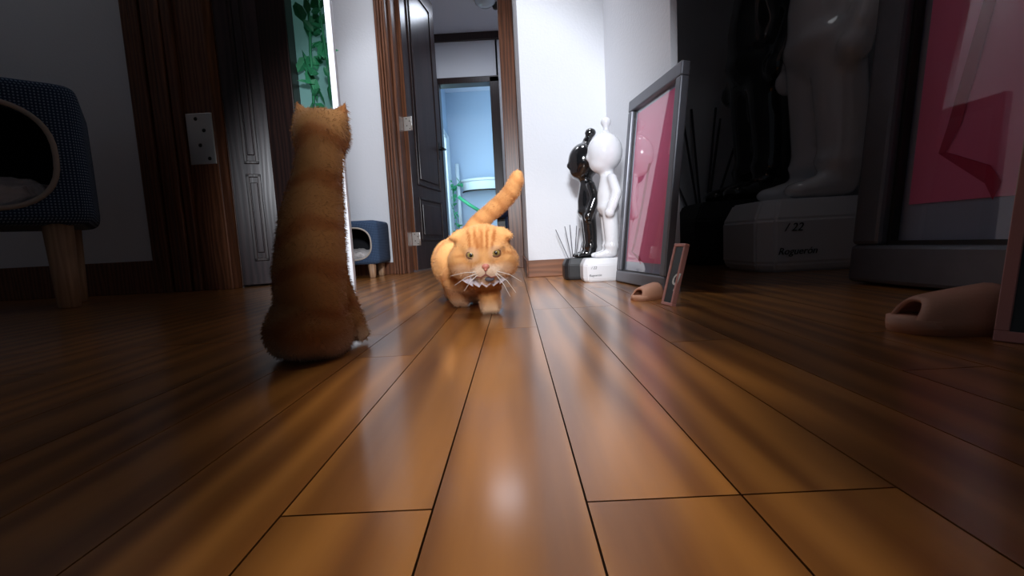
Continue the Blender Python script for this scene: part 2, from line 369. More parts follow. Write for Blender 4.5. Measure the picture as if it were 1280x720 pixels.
win = struct(empty('window_1'), 'bright white-framed window on the left wall of the far blue room')
WY0, WY1, WZ0, WZ1 = 5.9, 7.45, 0.35, 1.93
bx('pane', -1.079, -1.072, WY0, WY1, WZ0, WZ1, M_GLOW, win)
for (y0, y1, z0, z1) in ((WY0-.07, WY1+.07, WZ1, WZ1+.10), (WY0-.07, WY1+.07, WZ0-.08, WZ0), (WY1, WY1+.42, WZ0, WZ1+.10), (WY0-.07, WY0, WZ0, WZ1)):
    bx('window_frame', -1.08, -1.01, y0, y1, z0, z1, M_WINF, win, bev=0.006)
bx('mullion', -1.075, -1.04, 7.36, 7.42, WZ0, WZ1, M_DARK, win, bev=0.004)
bx('transom', -1.075, -1.045, WY0, WY1, 0.95, 0.98, M_DARK, win, bev=0.004)

# glass ceiling lamp in the hall
p = at(606, -2, 4.5)
lp = tag(empty('ceiling_lamp', (p.x, 4.5, 2.5)), 'clear glass ceiling lamp hanging in the hall behind the open door', 'lamp')
bm = bmesh.new(); lathe(bm, [(0.02, -0.075), (0.06, -0.07), (0.095, -0.045), (0.105, -0.012), (0.09, 0.0)], 24); link('glass_shade', bm, M_LAMPG, lp, True)
bm = bmesh.new(); lathe(bm, [(0.112, -0.012), (0.116, -0.006), (0.112, 0.0), (0.1, 0.0)], 24); link('rim', bm, M_METAL, lp, True)
p = at(620, 13, 4.6)
bm = bmesh.new(); lathe(bm, [(0.012, 2.44), (0.028, 2.45), (0.034, 2.47), (0.034, 2.5)], 16, (p.x, 4.6))
tag(link('smoke_alarm', bm, M_SCREW, smooth=True), 'small grey round detector on the hall ceiling near the glass lamp', 'detector')

# things in the blue room
def half_basket(c, wd, dp, h):
    o = tag(empty('wall_basket', c), 'off-white half-round cloth cat bed fixed to the blue wall', 'cat bed')
    bm = bmesh.new(); n = 18
    ro_, ri = [], []
    for k in range(n+1):
        a = math.pi*k/n
        for lst, s, z in ((ro_, 1.0, h), (ro_, 0.93, 0.0)): lst.append(bm.verts.new((-wd*s*math.cos(a), -dp*s*math.sin(a), z)))
    for k in range(n): bm.faces.new((ro_[2*k], ro_[2*k+1], ro_[2*k+3], ro_[2*k+2]))
    bm.faces.new([ro_[2*k+1] for k in range(n+1)]); link('basket_body', bm, M_OFFW, o)
    bm = bmesh.new(); tube(bm, [(-wd*math.cos(math.pi*k/n), -dp*math.sin(math.pi*k/n), h) for k in range(n+1)], 0.028, 8); link('padded_rim', bm, M_OFFW, o, True)
    bm = bmesh.new(); tube(bm, [(-wd*.94*math.cos(math.pi*k/n), -dp*.95*math.sin(math.pi*k/n), -0.012) for k in range(n+1)], 0.014, 6); link('base_trim', bm, M_SCREW, o, True)
    return o
q = at(606, 236, 8.0); half_basket((q.x, 8.3, q.z), 0.44, 0.34, 0.17)
bm = bmesh.new(); p0, p1 = at(573, 246, 7.6), at(600, 264, 7.6); tube(bm, [p0, p0.lerp(p1, .5)+Vector((0, 0, -.01)), p1], 0.028, 8)
tag(link('green_rail', bm, M_GREEN, smooth=True), 'slanting green rail of a cat walkway under the cloth bed', 'rail')
bm = bmesh.new(); b0 = at(571, 205, 8.1); tube(bm, [(b0.x, 8.1, 0), (b0.x, 8.1, b0.z)], 0.035, 10)
post = tag(link('climbing_post', bm, M_WINF, smooth=True), 'white climbing post wrapped with vines beside the far window', 'post')
def leafm(s):
    bm = bmesh.new(); P = [(0, 0, 0), (.35, .28, .05), (.75, .22, .06), (1, 0, 0), (.75, -.22, .06), (.35, -.28, .05), (.5, 0, -.04)]
    vs = [bm.verts.new(Vector(p_)*s) for p_ in P]
    for k in range(6): bm.faces.new((vs[k], vs[(k+1) % 6], vs[6]))
    me = bpy.data.meshes.new('leaf'); bm.to_mesh(me); bm.free(); me.materials.append(M_GREEN); return me
def vine(name, label, pts, n, ls, seed, rad=0.006, spreadv=0.06, group=None):
    random.seed(seed); o = tag(empty(name, pts[0]), label, 'plant', group); base = Vector(pts[0])
    bm = bmesh.new(); tube(bm, [Vector(p_)-base for p_ in pts], rad, 6); link('stem', bm, M_GREEN, o, True)
    lm = leafm(ls)
    for k in range(n):
        t = (k+.5)/n*(len(pts)-1); i = int(t); p_ = Vector(pts[i]).lerp(Vector(pts[min(i+1, len(pts)-1)]), t-i)-base
        l = link('leaf', lm, None, o); l.location = p_+Vector((random.uniform(-1, 1), random.uniform(-.5, .5), random.uniform(-1, 1)))*spreadv*.4
        l.rotation_euler = (random.uniform(-1, 1), random.uniform(-1.5, 1.5), random.uniform(0, 6.3)); s_ = random.uniform(.7, 1.2); l.scale = (s_,)*3
    return o
vine('hanging_vine', 'green leafy vine trailing down beside the far bright window', [at(576, 226, 7.95), at(567, 236, 7.9), at(566, 258, 7.85), at(564, 285, 7.85)], 26, 0.11, 2)
vine('leafy_garland', 'green garland of leaves along the sill under the far window', [at(561, 224, 7.7), at(563, 250, 7.7), at(570, 272, 7.6), at(572, 292, 7.6)], 20, 0.10, 5)
bm = bmesh.new()
cpts = [(606, 300), (608, 284), (613, 273), (622, 268), (636, 267)]
tube(bm, [at(a, b, 4.95) for a, b in cpts], [0.03, 0.035, 0.04, 0.045, 0.045], 10)
s0 = at(606, 300, 4.95); tube(bm, [s0, (s0.x-.02, 4.95, 0.0)], 0.03, 10); tube(bm, [at(634, 268, 4.95), (at(634, 268, 4.95).x, 4.95, 0.0)], 0.03, 10)
tag(link('push_handle', bm, M_NAVY, smooth=True), 'curved navy handle of a cart parked in the hall behind the cat', 'handle')

# ------------------------------------------------------------------ left bay wall, doorway and window
YB = 2.6
XB = at(183, 200, YB).x
wall('wall_bay_left', -3.6, XB, YB, YB+0.12)
wall('wall_far_left', -3.62, -3.5, -0.6, YB)
wall('wall_bay_back', -3.6, XW0-0.02, YW, YW+0.05)
wall('wall_bay_above', XB, XW0+0.16, YB, YB+0.12, z0=2.3)
struct(bx('baseboard_bay', -3.5, XB-0.02, YB-0.02, YB, 0, 0.19, M_FRAME, bev=0.004))
door3 = struct(empty('door_3'), 'large dark door with a pale hinge in the shaded left bay')
for k in range(5):
    wd = 0.055
    bx('casing_strip', XB-0.02+k*wd, XB-0.02+(k+1)*wd-0.006, YB-0.03-0.012*(k % 2), YB+0.14, 0, 2.4, M_FRAME, door3, bev=0.006)
hx = XB-0.02+5*wd
e3 = at(350, 250, 2.82)
leaf(door3, (hx+0.16, YB+0.10), (e3.x, 2.79), 2.3, th=0.05, hinges=(), zr=(0.70,), rail=0.075)
z3 = at(238, 175, YB).z
hz = bx('hinge', hx+0.004, hx+0.15, YB-0.012, YB-0.004, z3-0.14, z3+0.14, M_METAL, door3, bev=0.002)
bx('hinge_plate_edge', hx-0.035, hx-0.008, YB-0.020, YB-0.010, z3-0.14, z3+0.14, M_METAL, hz, bev=0.002)
bx('jamb', hx-0.005, hx+0.16, YB-0.004, YB+0.09, 0, 2.4, M_FRAME, door3, bev=0.004)
for (dx, dz) in ((.06, .11), (.10, .045), (.07, -.035), (.115, -.11)):
    bm = bmesh.new(); ell(bm, (hx+dx, YB-0.012, z3+dz), (.011, .004, .011), sub=2); link('screw', bm, M_SCREW, hz, smooth=True)
pj0, pj1 = at(343, 200, 2.8), at(378, 200, 2.8)
bx('door_post', pj0.x, pj1.x, 2.76, 2.86, 0, 2.6, M_DARK, door3, bev=0.006)
win2 = struct(empty('window_2'), 'teal window pane with trailing leaves in the shaded left bay')
wz0, wz1 = at(400, 150, 2.85).z, at(400, -20, 2.85).z
bx('pane', pj1.x, XW0-0.02, 2.855, 2.865, wz0, wz1, M_TEAL, win2)
bx('window_frame', pj1.x, XW0-0.02, 2.82, 2.868, wz0-0.06, wz0, M_DARK, win2, bev=0.005)
bx('mullion', at(414, 60, 2.84).x, at(418, 60, 2.84).x, 2.835, 2.855, wz0, wz1, M_MINT, win2, bev=0.004)
vine('window_vine', 'dim trailing vine hanging over the teal window at left', [at(384, -5, 2.79), at(387, 30, 2.79), at(388, 65, 2.79), at(391, 100, 2.79), at(392, 130, 2.79)], 30, 0.11, 9, rad=.008, spreadv=.07)
vine('window_vine', 'dim sparse vine nearest the bright strip on the teal window', [at(398, -5, 2.70), at(402, 30, 2.70), at(408, 70, 2.70), at(412, 110, 2.70)], 12, 0.08, 11, rad=.006, spreadv=.04)

# right bay walls
wall('wall_bay_right_back', 0.56, 2.2, 3.15, 3.25)
wall('wall_bay_right', 1.90, 2.0, 1.55, 3.15)
wall('wall_right_pier', 1.56, 2.0, -0.6, 1.55)
struct(bx('baseboard_bay_right', 0.56, 1.90, 3.13, 3.15, 0, 0.10, M_SKIRT, bev=0.003))

# ------------------------------------------------------------------ cat house
def cat_house(name, loc, W, D, HB, leg, label, rz=0.0):
    o = tag(empty(name, loc, rz), label, 'cat house')
    bm = bmesh.new(); n = 40; rb = 0.10*W; z0 = leg; z1 = leg+HB
    cx, cz, rx, rz = 0.0, leg+HB*0.475, W*0.36, HB*0.365
    def rr(k):       # rounded square outline
        a = 2*math.pi*k/n; c, s = math.cos(a), math.sin(a); e = 0.16
        return (W/2*math.copysign(abs(c)**e, c), leg+HB/2+HB/2*math.copysign(abs(s)**e, s))
    def op(k, f=1.0):
        a = 2*math.pi*k/n; c, s = math.cos(a), math.sin(a); e = 0.8
        return (cx+rx*f*math.copysign(abs(c)**e, c), cz+rz*f*math.copysign(abs(s)**e, s))
    b = 0.05*W
    def ring(f, y): return [bm.verts.new((f(k)[0], y, f(k)[1])) for k in range(n)]
    def shr(k, a=1.0): x, z = rr(k); return (x*(1-2*b/W*a), leg+HB/2+(z-leg-HB/2)*(1-2*b/HB*a))
    rings = [ring(lambda k: op(k, .985), 0.10*W), ring(lambda k: op(k, .99), 0.01*W), ring(op, -0.004*W), ring(lambda k: op(k, 1.03), -0.008*W), ring(shr, -0.008*W), ring(lambda k: shr(k, .3), b*.3), ring(rr, b), ring(rr, D-b), ring(lambda k: shr(k, .3), D-b*.3), ring(shr, D)]
    for a_, c_ in zip(rings[:-1], rings[1:]):
        for k in range(n): bm.faces.new((a_[k], a_[(k+1) % n], c_[(k+1) % n], c_[k]))
    bm.faces.new(rings[-1]); link('shell', bm, M_NAVYF if W < .5 else M_NAVYL, o, True)
    bm = bmesh.new(); tube(bm, [(op(k, 1.0)[0], -0.006*W, op(k, 1.0)[1]) for k in range(n)]+[(op(0)[0], -0.006*W, op(0)[1])], 0.016*W, 8, cap=False); link('opening_rim', bm, M_RIM, o, True)
    bm = bmesh.new(); r0 = [bm.verts.new((op(k, .98)[0], 0.05*W, op(k, .98)[1])) for k in range(n)]; r1 = [bm.verts.new((op(k, 1.15)[0], 0.88*D, op(k, 1.15)[1])) for k in range(n)]
    for k in range(n): bm.faces.new((r0[k], r0[(k+1) % n], r1[(k+1) % n], r1[k]))
    bm.faces.new(r1); link('lining', bm, M_INSIDE, o, True)
    bm = bmesh.new(); ell(bm, (0, 0.33*D, leg+HB*0.20), (rx*1.0, 0.30*D, HB*0.165), sub=5)
    for v in bm.verts: v.co += v.normal*noise.noise(v.co*(14/W))*0.025*W
    link('cushion', bm, M_CUSH, o, True)
    for sx in (-1, 1):
        for sy in (0.14, 0.84):
            bm = bmesh.new(); lathe(bm, [(0.050*W, 0.0), (0.058*W, 0.01*W), (0.078*W, leg+0.01)], 18, (sx*W*0.31, sy*D)); link('leg', bm, M_LEG, o, True)
    return o
l0 = at(475, 300, 2.98); b0_ = at(470, 330, 2.98).z; t0 = at(470, 275, 2.98).z
W_ = 0.345
cat_house('cat_house', (l0.x-W_/2, 2.94, 0), W_, 0.28, t0-b0_, b0_, 'small navy dotted cube cat house on wooden legs against the bright white wall')
WL = 203*2.0/F
rp_ = at(118, 190, 2.0); zt_, zb_ = at(60, 108, 2.0).z, at(60, 284, 2.0).z
cat_house('cat_house', (rp_.x-0.29, 1.78, 0), WL*.92, 0.50, zt_-zb_, zb_, 'large navy dotted cube cat house on wooden legs in the dim left corner', R(40))

# ------------------------------------------------------------------ figurines
def figure_mesh(buns):
    # unit: total figure height 1 (feet to bun top); facing -X
    bm = bmesh.new()
    ell(bm, (0.0, 0, 0.745), (0.125, 0.115, 0.140), sub=4)          # head
    ell(bm, (-0.02, 0, 0.68), (0.098, 0.09, 0.085), sub=3)            # jaw
    ell(bm, (-0.122, 0, 0.715), (0.02, 0.018, 0.022), sub=3)          # nose
    if buns == 1:
        chain(bm, [((0.012, 0, 0.86), 0.022), ((0.014, 0, 0.93), 0.022)]); ell(bm, (0.014, 0, 0.955), (0.038, 0.036, 0.038))
    else:
        chain(bm, [((0.03, 0, 0.86), 0.024), ((0.035, 0, 0.90), 0.020)]); ell(bm, (0.03, 0, 0.895), (0.038, 0.036, 0.034)); ell(bm, (0.055, 0, 0.955), (0.045, 0.04, 0.038))
    chain(bm, [((0.015, 0, 0.62), 0.042), ((0.015, 0, 0.58), 0.05)])  # neck
    chain(bm, [((0.015, 0, 0.555), 0.062), ((0.01, 0, 0.45), 0.078), ((0.012, 0, 0.36), 0.080)])
    ell(bm, (0.01, 0, 0.36), (0.082, 0.10, 0.05))
    for s in (-1, 1):
        chain(bm, [((0.03, s*0.075, 0.555), 0.036), ((0.052, s*0.105, 0.45), 0.040), ((0.015, s*0.115, 0.355), 0.036)])
        ell(bm, (-0.002, s*0.115, 0.315), (0.036, 0.032, 0.036))
        chain(bm, [((0.012, s*0.045, 0.33), 0.058), ((0.020, s*0.048, 0.20), 0.055), ((0.022, s*0.05, 0.075), 0.048)])
        ell(bm, (0.018, s*0.05, 0.085), (0.056, 0.052, 0.03))
        chain(bm, [((0.025, s*0.05, 0.035), 0.036), ((-0.055, s*0.058, 0.022), 0.028)])
        ell(bm, (-0.075, s*0.06, 0.020), (0.042, 0.034, 0.022))
    for v in bm.verts: v.co.z = max(v.co.z, 0.0)
    return blob('figure', bm, 0.011, 5)
FIG = {1: figure_mesh(1), 2: figure_mesh(2)}
def base_mesh(wd, dp, h, ch):
    bm = bmesh.new(); a, b = wd/2, dp/2
    out = [(-a, -b+ch), (-a+ch, -b), (a-ch*.5, -b), (a, -b+ch*.5), (a, b-ch*.5), (a-ch*.5, b), (-a+ch, b), (-a, b-ch)]
    lv = [(1.0, 0.0, .93), (1.0, .12, 1.0), (1.0, .72, 1.0), (1.0, 1.0, .86)]
    rings = [[bm.verts.new((x*s, y*s, h*t)) for x, y in out] for _, t, s in lv]
    for r0, r1 in zip(rings[:-1], rings[1:]):
        for k in range(8): bm.faces.new((r0[k], r0[(k+1) % 8], r1[(k+1) % 8], r1[k]))
    bm.faces.new(rings[0][::-1]); bm.faces.new(rings[-1])
    bmesh.ops.bevel(bm, geom=list(bm.edges), offset=h*.03, segments=2, affect='EDGES')
    me = bpy.data.meshes.new('base'); bm.to_mesh(me); bm.free(); return me
def figurine(loc, rz, s, buns, gloss, basem, label, text=False, fx=0.04, bh=0.165, bw=0.31, bd=0.22):
    o = tag(empty('figurine', loc, rz, s), label, 'figurine')
    me = base_mesh(bw, bd, bh, 0.03); link('base', me, basem, o)
    fm = FIG[buns].copy(); f = link('figure', fm, gloss, o, True); f.location = (fx, 0, bh)
    if text:
        for (t, sz, px_, pz) in (('/ 22', 0.026, -0.105, 0.092), ('Roguer\u00f3n', 0.022, -0.120, 0.040)):
            tm = text_mesh(t, sz); l = link('lettering', tm, M_INK, o); l['label'] = 'black handwritten ink'
            # on the bevelled front corner of the base, wrapping towards the front face
            l.location = (px_, -bd/2-0.0015, pz); l.rotation_euler = (R(90), 0, 0)
    return o
g0 = gnd(757, 353)
FS = 0.60
figurine((0.384, 1.962, 0), 0, FS, 1, M_WGLOSS, M_WMATT, 'small white glossy figurine with a round topknot standing beside the pink picture', True)
figurine((0.318, 2.10, 0), 0, FS*0.985, 2, M_BGLOSS, M_BMATT, 'small black glossy figurine with a double topknot behind the white one')
FL = 1.87
figurine((at(1000, 300, 2.1).x, 2.10, 0), 0, FL, 1, M_WGLOSS, M_WMATT, 'tall white figure in the dim right bay, only legs and inscribed base in view', True)
figurine((at(925, 300, 2.71).x, 2.71, 0), 0, FL*1.15, 2, M_BGLOSS, M_BMATT, 'tall black figure in the dim right bay, standing behind the tall white one')

# ------------------------------------------------------------------ reed diffusers
def diffuser(loc, s, label):
    o = tag(empty('reed_diffuser', loc, 0, s), label, 'diffuser')
    bm = bmesh.new(); lathe(bm, [(.030, 0), (.034, .004), (.034, .085), (.028, .10), (.014, .108), (.014, .13), (.011, .13)], 20); link('bottle', bm, M_GLASSB, o, True)
    for (dx, dy, h) in ((-.125, .02, .36), (-.06, -.02, .38), (-.015, .03, .39), (.03, -.01, .38), (.055, .02, .36), (.10, 0, .34)):
        bm = bmesh.new(); tube(bm, [(dx*.06, dy*.05, .06), (dx, dy, h)], .0028, 6); link('reed', bm, M_REED, o)
    return o
dq = at(717, 318, 2.24); diffuser((dq.x, 2.245, 0.0), 0.66, 'small reed diffuser standing by the little black figurine at the baseboard')
dq = at(888, 240, 2.98); diffuser((dq.x-0.02, 3.05, 0.0), 2.6, 'tall reed diffuser standing beside the big black figure in the dim right bay')

# ------------------------------------------------------------------ framed pictures
def picture(bl, br, tl, wd, ht, label, fw=0.05, ft=0.03):
    """bl/br floor points of the lower edge (far, near); tl a point of the far upper corner"""
    bl = Vector(bl); br = Vector(br); ux = (br-bl).normalized(); uz = (Vector(tl)-bl); uz = (uz-ux*uz.dot(ux)).normalized(); un = uz.cross(ux)
    if un.x > 0: un = -un
    o = tag(empty('framed_picture'), label, 'picture')
    Mx = Matrix(((ux.x, un.x, uz.x, bl.x), (ux.y, un.y, uz.y, bl.y), (ux.z, un.z, uz.z, bl.z), (0, 0, 0, 1)))
    def b(n, x0, x1, y0, y1, z0, z1, m, bev=0.0, par=o): return bx(n, x0, x1, y0, y1, z0, z1, m, par, bev, Mx)
    b('frame_bar', 0, wd, 0, ft, 0, fw, M_GREYF, ft*.15); b('frame_bar', 0, wd, 0, ft, ht-fw, ht, M_GREYF, ft*.15)
    b('frame_bar', 0, fw*.8, 0, ft*.98, fw, ht-fw, M_GREYF, ft*.15); b('frame_bar', wd-fw*.8, wd, 0, ft*.98, fw, ht-fw, M_GREYF, ft*.15)
    b('inner_lip', fw*.8, wd-fw*.8, ft*.3, ft*.62, fw, fw*1.12, M_BMATT); b('inner_lip', fw*.8, fw*.9, ft*.3, ft*.62, fw, ht-fw, M_BMATT)
    b('mount', fw*.7, wd-fw*.7, 0.002, ft*.22, fw*.9, ht-fw*.9, M_MATB)
    pr_ = b('print', fw*1.05, wd-fw*1.0, ft*.22, ft*.27, fw*1.0+ht*.055, ht-fw*1.3, M_PINK)
    bm = bmesh.new(); zz = [(.30, .62, .05), (.22, .40, .045), (.12, .20, .05), (.10, .17, .03), (.27, .125, .012), (.30, .105, .02)]
    L0 = [bm.verts.new(Mx @ Vector((fw+u*(wd-2*fw)*1.4, ft*.275, v*ht))) for u, v, t in zz]; L1 = [bm.verts.new(Mx @ Vector((fw+(u+t)*(wd-2*fw)*1.4, ft*.30, (v+(.02 if t < .03 else 0))*ht))) for u, v, t in zz]
    for k in range(len(zz)-1): bm.faces.new((L0[k], L0[k+1], L1[k+1], L1[k]))
    link('printed_shape', bm, M_RED, o)
    b('glass', fw*.7, wd-fw*.7, ft*.45, ft*.47, fw*.95, ht-fw*.95, M_PANE)
    return o, Mx, pr_
bl = (0.446, 1.875, 0.0); br = (0.495, 1.54, 0.0)
tl = at(795, 128, 1.885)
PH = (tl-Vector(bl)).length
picture(bl, br, tl, 0.42, PH, 'grey framed pink picture leaning on the bright wall beside the small figurines', fw=0.045, ft=0.03)
bl2 = gnd(1086, 352); br2 = Vector((bl2.x+0.06, bl2.y-0.5, 0)); tl2 = at(1122, 0, bl2.y+0.02)
tl2 = bl2+(tl2-bl2)*1.9
picture(bl2, br2, tl2, 0.74, 2.15, 'huge grey framed pink picture leaning in the dim right bay', fw=0.115, ft=0.08)

# ------------------------------------------------------------------ sandals and chalk signs
def sandal(loc, rz, s, label):
    o = tag(empty('sandal', loc, rz, s), label, 'sandal')
    def half(t): return 0.043+0.010*math.sin(math.pi*min(1, t*1.15))*(1 if t < .6 else .6)-0.010*max(0, t-.8)*3
    bm = bmesh.new(); n = 22; rows = []
    for i in range(n+1):
        t = i/n; x = t*0.25; hw = half(t)*math.sqrt(max(0.02, 1-abs(2*t-1)**7)); rows.append([(x, -hw, 0), (x, -hw*1.04, .012), (x, -hw, .024), (x, hw, .024), (x, hw*1.04, .012), (x, hw, 0)])
    vs = [[bm.verts.new(p_) for p_ in r] for r in rows]
    for a_, b_ in zip(vs[:-1], vs[1:]):
        for k in range(6): bm.faces.new((a_[k], a_[(k+1) % 6], b_[(k+1) % 6], b_[k]))
    bm.faces.new(vs[0]); bm.faces.new(vs[-1][::-1]); link('sole', bm, M_PEACH, o, True)
    bm = bmesh.new(); m_ = 16; k_ = 12; out = []
    for i in range(k_+1):
        t = i/k_; x0 = 0.012+t*0.135; row = []
        hgt = 0.050+0.022*t**0.8; hw = half(x0/.25)*1.05*math.sqrt(max(.3, 1-abs(2*x0/.25-1)**7))
        for j in range(m_+1):
            a = math.pi*j/m_; c, s_ = math.cos(a), math.sin(a)
            sw = 0.026*(1-t)*s_                     # front rim swept back in the middle
            row.append(Vector((x0+sw, -hw*math.copysign(abs(c)**.75, c), 0.006+hgt*s_**.8)))
        out.append(row)
    vo = [[bm.verts.new(p_) for p_ in r] for r in out]
    for a_, b_ in zip(vo[:-1], vo[1:]):
        for j in range(m_): bm.faces.new((a_[j], a_[j+1], b_[j+1], b_[j]))
    bmesh.ops.recalc_face_normals(bm, faces=bm.faces)
    bmesh.ops.solidify(bm, geom=list(bm.faces), thickness=0.007)
    link('strap', bm, M_PEACH, o, True)
    return o
sl = gnd(789, 377); sandal((sl.x+0.01, sl.y+0.01, 0.0), R(30), 0.60, 'small peach foam slide sandal on the bright floor by the pink picture')
sl = gnd(1112, 416); sandal((sl.x+0.012, sl.y+0.015, 0.0), R(-10), 1.0, 'large peach foam slide sandal on the dim floor at right')
def sign(loc, rz, tilt, wd, ht, label):
    o = tag(empty('chalk_sign', loc), label, 'sign'); o.rotation_euler = (R(-tilt), 0, rz)
    t = 0.006; f = 0.05*ht
    bx('board', f*.5, wd-f*.5, 0, t, f*.5, ht-f*.5, M_BOARD, o)
    for a_ in ((0, wd, 0, f), (0, wd, ht-f, ht), (0, f, f, ht-f), (wd-f, wd, f, ht-f)): bx('sign_frame', a_[0], a_[1], -0.003, t+.004, a_[2], a_[3], M_ROSE, o, bev=.0015)
    tm = text_mesh('q', ht*0.42); l = link('lettering', tm, M_CHALK, o); l.location = (wd*.42, -0.001, ht*.34); l.rotation_euler = (R(90), 0, 0); l['label'] = 'white chalk script'
    return o
sg = gnd(827, 380); sign((sg.x, sg.y, 0), R(-80), 15, 0.055, 0.165, 'small slate chalk sign in a rose frame beside the small sandal')
sg = gnd(1232, 424); sign((sg.x, sg.y-0.01, 0), R(-62), 15, 0.19, 0.33, 'large slate chalk sign in a rose frame at the right edge')

# ------------------------------------------------------------------ cats
def fur_material():
    m = bpy.data.materials.new('cat_fur'); m.use_nodes = True; nt = m.node_tree; b = nt.nodes['Principled BSDF']
    a = nt.nodes.new('ShaderNodeVertexColor'); a.layer_name = 'fur'
    nt.links.new(a.outputs['Color'], b.inputs['Base Color']); b.inputs['Roughness'].default_value = 0.75; b.inputs['Specular IOR Level'].default_value = 0.2
    b.inputs['Sheen Weight'].default_value = 0.15
    return m
M_FUR = fur_material()
M_EYE = mat('amber_eye', (0.36, 0.27, 0.09), 0.1, coat=1.0)
M_PUPIL = mat('pupil', (0.006, 0.006, 0.006), 0.1, coat=1.0)
M_LID = mat('eyelid', (0.16, 0.06, 0.025), 0.5)
M_NOSE = mat('pink_nose', (0.72, 0.26, 0.20), 0.4)
M_WHISK = mat('whisker', (0.9, 0.88, 0.85), 0.4)
M_LACE = mat('lace', (0.72, 0.66, 0.74), 0.8)
M_COLLAR = mat('collar_band', (0.12, 0.12, 0.16), 0.6)
M_MOUTH = mat('mouth_line', (0.30, 0.10, 0.08), 0.6)
ORA, STR, CRE = Vector((0.76, 0.39, 0.145)), Vector((0.45, 0.145, 0.032)), Vector((0.86, 0.66, 0.50))
def sstep(a, b, x):
    t = max(0.0, min(1.0, (x-a)/(b-a))); return t*t*(3-2*t)
def paint(me, fn):
    ca = me.color_attributes.new('fur', 'BYTE_COLOR', 'CORNER')
    cols = [fn(v.co, v.normal) for v in me.vertices]
    for l in me.loops:
        c = cols[l.vertex_index]; ca.data[l.index].color = (c.x, c.y, c.z, 1)
    me.color_attributes.active_color = ca
def fur(o, count, length, seed, rad=0.0011):
    md = o.modifiers.new('fur', 'PARTICLE_SYSTEM'); ps = md.particle_system; st = ps.settings
    st.type = 'HAIR'; st.count = count; st.hair_length = length; st.hair_step = 3; ps.seed = seed
    st.child_type = 'NONE'; st.use_advanced_hair = True
    st.normal_factor = length*0.13; st.factor_random = length*0.05; st.tangent_factor = 0.0
    st.object_align_factor = (0, length*0.05, -length*0.05)
    st.root_radius = 1.0; st.tip_radius = 0.1; st.radius_scale = rad; st.shape = 0.2
    st.material = 1; st.use_hair_bspline = False
    return ps

# walking cat: every joint placed where the photograph shows it
def w_(px, py, Y): return at(px, py, Y)
bm = bmesh.new()
HC = w_(603, 317, 1.16)
ell(bm, HC, (0.074, 0.068, 0.064), sub=4)
ell(bm, w_(602, 302, 1.165), (0.062, 0.06, 0.045), sub=4)
for px_, py_ in ((578, 327), (629, 326)): ell(bm, w_(px_, py_, 1.15), (0.038, 0.048, 0.042))
ell(bm, w_(607, 339, 1.105), (0.030, 0.026, 0.020)); ell(bm, w_(599, 342, 1.103), (0.019, 0.018, 0.015)); ell(bm, w_(616, 341, 1.103), (0.019, 0.018, 0.015))
chain(bm, [(w_(605, 318, 1.115), 0.021), (w_(607, 334, 1.092), 0.013)])
ell(bm, w_(609, 350, 1.115), (0.020, 0.018, 0.013))
for px_, py_, dx in ((589, 311, -1), (620, 308, 1)): ell(bm, w_(px_, py_, 1.110), (0.022, 0.018, 0.011))
# folded ears
for (pts, rot) in ((((572, 294, 1.15), (0.026, 0.016, 0.012)), (0.2, R(-28), 0.35)), (((628, 290, 1.15), (0.027, 0.016, 0.012)), (0.2, R(24), -0.35))):
    from mathutils import Euler
    ell(bm, w_(*pts[0]), pts[1], Euler(rot))
ell(bm, w_(567, 297, 1.135), (0.014, 0.012, 0.008)); ell(bm, w_(636, 294, 1.135), (0.013, 0.012, 0.008))
# neck, chest, trunk
chain(bm, [(w_(598, 330, 1.19), 0.066), (w_(592, 340, 1.25), 0.062)])
chain(bm, [(w_(592, 337, 1.25), 0.070), (w_(585, 327, 1.38), 0.082), (w_(580, 322, 1.50), 0.086), (w_(578, 322, 1.58), 0.082)], 6)
ell(bm, w_(566, 328, 1.34), (0.060, 0.08, 0.072))
ell(bm, w_(570, 346, 1.28), (0.040, 0.05, 0.048)); ell(bm, w_(611, 346, 1.23), (0.038, 0.05, 0.046))
# fore legs
gl = gnd(577, 383); gr = gnd(613, 391)
chain(bm, [(w_(570, 350, 1.275), 0.036), (w_(573, 368, 1.30), 0.029), ((gl.x, gl.y+.02, 0.030), 0.027)])
ell(bm, (gl.x+.002, gl.y+.004, 0.020), (0.027, 0.033, 0.021))
chain(bm, [(w_(610, 350, 1.225), 0.037), (w_(612, 368, 1.20), 0.030), ((gr.x, gr.y+.022, 0.034), 0.029)])
ell(bm, (gr.x+.002, gr.y+.006, 0.022), (0.029, 0.036, 0.023))
for k in (-1, 0, 1):
    ell(bm, (gr.x+.002+k*.0155, gr.y-.024, 0.013), (0.0095, 0.013, 0.012), sub=2)
    ell(bm, (gl.x+.002+k*.0145, gl.y-.024, 0.012), (0.0090, 0.012, 0.011), sub=2)
# hind legs
for (x0, y0) in ((-0.225, 1.56), (-0.128, 1.42)):
    chain(bm, [((x0+.03, y0, 0.115), 0.060), ((x0+.01, y0-.02, 0.07), 0.042), ((x0, y0+.02, 0.035), 0.026)])
    ell(bm, (x0, y0-.01, 0.018), (0.024, 0.040, 0.018))
